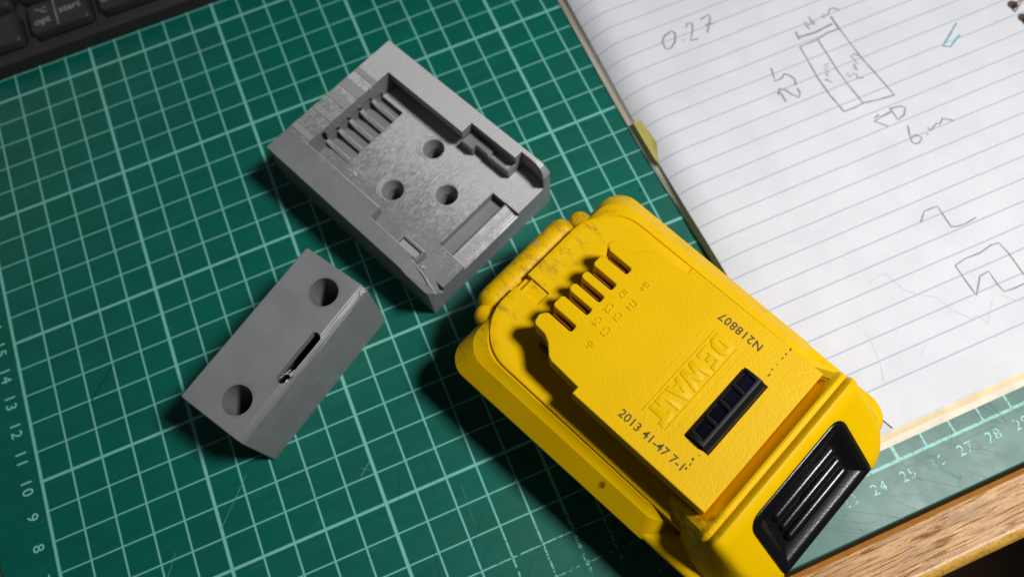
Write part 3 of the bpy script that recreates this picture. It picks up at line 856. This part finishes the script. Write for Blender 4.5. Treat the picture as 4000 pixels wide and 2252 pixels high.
# ------------------------------------------------------------------ battery pack
AT = math.atan2(-.9188, .3947)
N0 = 19.23
bp_ = thing("battery_pack", "worn yellow power tool battery pack with black release button", "battery", (.9188 * N0, .3947 * N0, .004), AT)
ZP = 4.6
def outline(s0, s1, w0, w1, r0, r1):
    return rpoly([(s0, -w0), (s1, -w1), (s1, w1), (s0, w0)], [r0, r1, r1, r0], 10)
def lvl(z, *a): return [(x, y, z) for x, y in outline(*a)]
b = bmesh.new()
loft(b, [lvl(0.0, -1.0, 7.2, 2.7, 2.1, .8, .6), lvl(.10, -1.2, 7.4, 2.9, 2.2, .8, .6), lvl(.95, -1.35, 7.9, 3.1, 2.45, .8, .7), lvl(1.6, -1.55, 8.3, 3.55, 3.2, .8, .7),
         lvl(2.2, -1.80, 8.5, 3.74, 3.52, .75, .7), lvl(2.42, -1.84, 8.54, 3.82, 3.62, .75, .75), lvl(2.58, -1.84, 8.54, 3.84, 3.66, .75, .75), lvl(2.68, -1.80, 8.50, 3.80, 3.62, .75, .75),
         lvl(2.76, -1.70, 8.42, 3.66, 3.50, .78, .75), lvl(2.80, -1.60, 8.3, 3.40, 3.30, .85, .75)])
new_mesh("shell", b, M_YEL, bp_, smooth=50)
b = bmesh.new()                                          # raised shoulder that runs round the contact end and both sides
loft(b, [lvl(2.40, -1.85, 5.98, 3.85, 3.69, .75, .5), lvl(2.54, -1.87, 6.00, 3.89, 3.74, .75, .5), lvl(2.60, -1.865, 5.99, 3.88, 3.73, .75, .5), lvl(3.16, -1.62, 5.84, 3.34, 3.24, .85, .56),
         lvl(3.19, -1.59, 5.81, 3.28, 3.18, .88, .57), lvl(3.36, -1.46, 5.64, 3.03, 2.99, 1.1, .6), lvl(3.36, -1.45, 5.62, 3.01, 2.97, 1.1, .6), lvl(3.31, -1.42, 5.58, 2.985, 2.945, 1.1, .6)])
new_mesh("shoulder", b, M_YEL, bp_, smooth=17)
b = bmesh.new()
capsule(b, (-2.06, -1.58, 2.62), (-2.06, 1.42, 2.62), .47, 1.05, n=28, rings=9)
new_mesh("end_bumper", b, M_YEL, bp_, smooth=80)
for y in (-2.10, 2.06):
    b = bmesh.new(); capsule(b, (-1.86, y, 2.72), (-1.2, y, 2.85), .36, 1.0, n=24, rings=8)
    new_mesh("bump_stop", b, M_YEL, bp_, smooth=80)
# raised ledge under the rail
b = bmesh.new()
lo = lambda z, d: [(x, y, z) for x, y in inset(rpoly([(-1.68, -2.96), (6.4, -2.96), (6.4, 2.96), (-1.68, 2.96)], [1.5, .2, .2, 1.5], 14), d)]
loft(b, [lo(3.0, .02), lo(3.36, 0), lo(3.41, .02), lo(3.425, .06), lo(3.40, .30), lo(3.38, .5)])
b = boolean(b, [cut(box, -3, -.80, -.96, -.46, 3.20, 4.0)])
new_mesh("ledge", b, M_YEL, bp_, smooth=40)
b = bmesh.new(); box(b, .78, 6.3, -1.98, 1.98, 3.3, 4.05)
new_mesh("rail_neck", b, M_YEL, bp_)
b = bmesh.new(); box(b, .30, .80, -1.55, 1.62, 3.36, 4.12)
new_mesh("terminal_block", b, M_DARK, bp_)
# slotted top plate with teeth
P = [(6.30, 2.46), (1.90, 2.46), (1.90, 2.26), (.82, 2.16), (.62, 2.02), (.42, 1.78), (-.22, 1.66), (-.28, 1.58), (-.28, 1.42), (-.20, 1.32)]
SL = [(1.08, 1.30), (.44, .67), (-.05, .17), (-.55, -.33), (-1.20, -.97)]
for a, c in SL:
    P += [(-.20, c + .07), (-.12, c), (.66, c), (.70, c - .04), (.70, a + .04), (.66, a), (-.12, a), (-.20, a - .07)] if True else []
P += [(-.28, -1.40), (-.24, -1.62), (-.14, -1.70), (.22, -1.72), (.45, -1.84), (.72, -2.10), (.86, -2.16), (1.86, -2.20), (1.86, -2.42), (6.30, -2.42)]
b = bmesh.new()
prism(b, P, 3.92, ZP, chamfer=.035)
b = boolean(b, [cut(box, 4.70, 5.47, -1.25, 1.20, 4.30, 5)])
new_mesh("rail_plate", b, M_YEL_TEX, bp_)
for a, c in SL:
    y = (a + c) / 2
    q = bmesh.new(); box(q, -.05, .62, y - .025, y + .025, 3.45, 4.36, bevel=.008, seg=1)
    new_mesh("contact_blade", q, M_COPPER, bp_)
q = bmesh.new(); box(q, .15, .55, -1.90, -1.84, 3.5, 4.05, bevel=.01, seg=1)
new_mesh("contact_blade", q, M_STEEL, bp_)
# rear housing behind the rail, sloping down to the release button
ST = [(6.30, 3.95, 2.80, 3.05), (6.42, 4.12, 2.84, 3.10), (6.60, 4.53, 2.87, 3.18), (6.66, 4.56, 2.88, 3.2), (6.73, 4.54, 2.88, 3.22), (6.78, 4.52, 2.88, 3.24), (6.86, 4.70, 2.86, 3.28), (6.93, 4.75, 2.85, 3.3), (7.05, 4.73, 2.84, 3.32),
      (7.30, 4.47, 2.82, 3.36), (7.6, 4.18, 2.82, 3.36), (7.9, 3.89, 2.82, 3.36), (8.25, 3.55, 2.78, 3.3), (8.55, 3.26, 2.66, 3.05), (8.80, 3.02, 2.45, 2.75), (8.92, 2.86, 2.25, 2.5), (8.95, 2.5, 2.2, 2.4), (8.85, 1.4, 2.1, 2.2)]
b = bmesh.new()
loops = []
for s, z, wt, wb in ST:
    zb = min(2.2, z - .3)
    half = [(wb, zb), (wb - .02, zb + .55 * (z - zb) * .6), (wt + .10, z - .38), (wt + .02, z - .16), (wt - .08, z - .05), (wt - .22, z - .005), (wt * .6, z), (wt * .3, z)]
    prof = half + [(0, z)] + [(-y, zz) for y, zz in reversed(half)]
    loops.append([(s, y, zz) for y, zz in prof])
rings = [[b.verts.new(p) for p in lp] for lp in loops]
n = len(rings[0])
for a, c in zip(rings, rings[1:]):
    for i in range(n): b.faces.new((a[i], a[(i + 1) % n], c[(i + 1) % n], c[i]))
b.faces.new(rings[0]); b.faces.new(list(reversed(rings[-1])))
bmesh.ops.recalc_face_normals(b, faces=b.faces)
# button pocket: plane from (7.28, 4.49) to (8.86, 2.96)
E0 = Vector((7.27, 0.0, 4.495)); EX = Vector((1.58, 0, -1.53)).normalized(); EY = Vector((0, 1, 0)); EZ = EX.cross(EY)
TB = Matrix(((EX.x, EY.x, EZ.x, E0.x), (EX.y, EY.y, EZ.y, E0.y), (EX.z, EY.z, EZ.z, E0.z), (0, 0, 0, 1)))
BLEN = 2.30
def btn_poly(d): return inset(rpoly([(0, -1.87), (BLEN, -1.87), (BLEN, 1.87), (0, 1.87)], [.38, .06, .06, .38], 8), d)
c_ = bmesh.new()
prism(c_, inset(rpoly([(0, -1.87), (3.2, -1.87), (3.2, 1.87), (0, 1.87)], [.40, .05, .05, .40], 8), -.035), -.28, .8)
bmesh.ops.transform(c_, matrix=TB, verts=c_.verts)
b = boolean(b, [c_])
new_mesh("rear_housing", b, M_YEL, bp_, smooth=38)
for sgn in (-1, 1):                                      # gusset that ramps from the rail side up to the housing
    q = bmesh.new()
    pts = [(5.45, 2.30, 3.2), (6.75, 2.30, 3.2), (6.75, 3.16, 3.2), (5.45, 2.72, 3.2), (5.50, 2.42, 3.62), (6.70, 2.52, 4.50), (6.70, 2.84, 4.46), (5.55, 2.66, 3.55)]
    vs = [q.verts.new((x, y * sgn, z)) for x, y, z in pts]
    for f in ((0, 1, 2, 3), (4, 5, 6, 7), (0, 1, 5, 4), (1, 2, 6, 5), (2, 3, 7, 6), (3, 0, 4, 7)): q.faces.new([vs[i] for i in f])
    bmesh.ops.recalc_face_normals(q, faces=q.faces)
    bmesh.ops.bevel(q, geom=list(q.edges), offset=.05, segments=2, affect='EDGES', clamp_overlap=True)
    new_mesh("side_gusset", q, M_YEL, bp_, smooth=50)
# release button
b = bmesh.new()
lp = lambda z, d: [(x, y, z) for x, y in btn_poly(d)]
def lp2(z, d, k):
    return [(x if x < .9 else x - k, y, z) for x, y in btn_poly(d)]
loft(b, [lp(-.27, .01), lp(-.02, 0), lp(.015, .03), lp(.02, .08), lp(.01, .24), lp2(-.03, .30, 0), lp2(-.17, .50, 0), lp2(-.19, .62, 0)])
bmesh.ops.transform(b, matrix=TB, verts=b.verts)
btn = new_mesh("release_button", b, M_BLACK, bp_, smooth=45)
for k, u in enumerate((.80, 1.24, 1.66)):
    q = bmesh.new(); capsule(q, (u, -1.06, -.185), (u, 1.20, -.185), .150, .80, n=20, rings=6)
    bmesh.ops.transform(q, matrix=TB, verts=q.verts)
    new_mesh("grip_rib", q, M_BLACK, btn, smooth=80)
# charge gauge
b = bmesh.new()
xz_prism(b, [(4.72, 4.32), (5.45, 4.32), (5.45, 4.50), (5.40, 4.66), (5.24, 4.80), (4.78, 4.76), (4.72, 4.70)], -1.22, 1.17)
bmesh.ops.bevel(b, geom=list(b.edges), offset=.015, segments=1, affect='EDGES')
wins = [(-1.08, -.60), (-.52, -.04), (.04, .52), (.60, 1.06)]
b = boolean(b, [cut(box, 4.78, 5.14, a, c, 4.70, 5) for a, c in wins])
for f in b.faces:
    if f.calc_center_median().x > 5.41: f.material_index = 1
gauge = new_mesh("charge_gauge", b, [M_BLACK_SMOOTH, M_DUSTY], bp_, smooth=30)
for i, (a, c) in enumerate(wins):
    q = bmesh.new(); box(q, 4.81, 5.12, a + .06, c - .04, 4.68, 4.735, bevel=.01, seg=1)
    new_mesh("gauge_window", q, M_WINDOW_REFLECTION if i > 1 else M_WINDOW, gauge)
# printed and moulded lettering
text_obj("printed_code", "N218807", .335, 4.02, 1.91, ZP + .004, math.pi, M_CODE, bp_, offset=.006, spacing=1.13)
text_obj("printed_code", "2013 41-47 7-1", .335, 4.18, -1.93, ZP + .004, 0, M_CODE, bp_, offset=.006, spacing=1.04)
for s, x, y in (("B+", 1.30, 1.14), ("ID", 1.02, .60), ("TH", 1.40, .52), ("C2", 1.00, .02), ("C1", 1.34, -.02), ("C4", 1.02, -.48), ("C3", 1.38, -.54), ("B-", 1.34, -1.12)):
    text_obj("moulded_mark", s, .27, x, y, ZP + .002, -math.pi / 2, M_EMBOSS, bp_, extrude=.014, offset=.003)
# maker's nameplate: slab letters moulded in low relief between two rules
def letter(polys): return polys
GL = {'D': [[(0, 0), (.30, 0), (.44, .16), (.44, .46), (.30, .62), (0, .62)]], 'E': [[(0, 0), (.42, 0), (.42, .15), (.17, .15), (.17, .24), (.36, .24), (.36, .38), (.17, .38), (.17, .47), (.42, .47), (.42, .62), (0, .62)]],
      'W': [[(.10, 0), (.28, 0), (.36, .28), (.44, 0), (.62, 0), (.74, .62), (.56, .62), (.51, .28), (.44, .55), (.28, .55), (.21, .28), (.16, .62), (-.02, .62)]],
      'A': [[(0, 0), (.17, 0), (.20, .11), (.36, .11), (.39, 0), (.56, 0), (.38, .62), (.18, .62)]], 'L': [[(0, 0), (.40, 0), (.40, .20), (.17, .20), (.17, .62), (0, .62)]],
      'T': [[(.15, 0), (.33, 0), (.33, .44), (.48, .44), (.48, .62), (0, .62), (0, .44), (.15, .44)]]}
xs = [('D', -1.44), ('E', -.97), ('W', -.50), ('A', .17), ('L', .75), ('T', 1.05)]
q = bmesh.new()
for ch, x0 in xs:
    for poly in GL[ch]:
        prism(q, [((x + x0) * 1.0, y - .31) for x, y in poly], -.02, .016, chamfer=.010)
q = boolean(q, [cut(prism, [(-1.44 + x, y - .31) for x, y in ((.16, .16), (.24, .16), (.28, .22), (.28, .40), (.24, .46), (.16, .46))], .004, .2), cut(prism, [(.17 + .23, -.31 + .22), (.17 + .33, -.31 + .22), (.17 + .28, -.31 + .42)], .004, .2)])
bmesh.ops.transform(q, matrix=Matrix.Translation((3.88, .03, ZP)) @ Matrix.Rotation(-math.pi / 2, 4, 'Z'), verts=q.verts)
new_mesh("nameplate_letters", q, M_EMBOSS, bp_, smooth=40)
for x in (3.50, 4.26):
    q = bmesh.new(); box(q, x - .02, x + .02, -1.50, 1.47, ZP - .02, ZP + .016, bevel=.008, seg=1)
    new_mesh("nameplate_rule", q, M_EMBOSS, bp_)
for x in (3.25, 4.45):
    q = bmesh.new(); box(q, x - .006, x + .006, -1.55, 1.55, ZP - .02, ZP + .005)
    new_mesh("nameplate_rule", q, M_EMBOSS, bp_)
b = bmesh.new()                                          # dashed ink marks and nicks
zf = lambda x, y: ZP + .005
for y in (1.42, 1.62, 1.82, 2.02, 2.2, 2.36, -1.42, -1.62, -1.76, -1.92):
    x = 5.28 + random.uniform(-.02, .02)
    ribbon(b, [(x, y), (x + random.uniform(-.03, .03), y + random.uniform(.03, .1))], random.uniform(.02, .045), zf)
new_mesh("ink_speck", b, M_SPECK, bp_, kind='stuff')
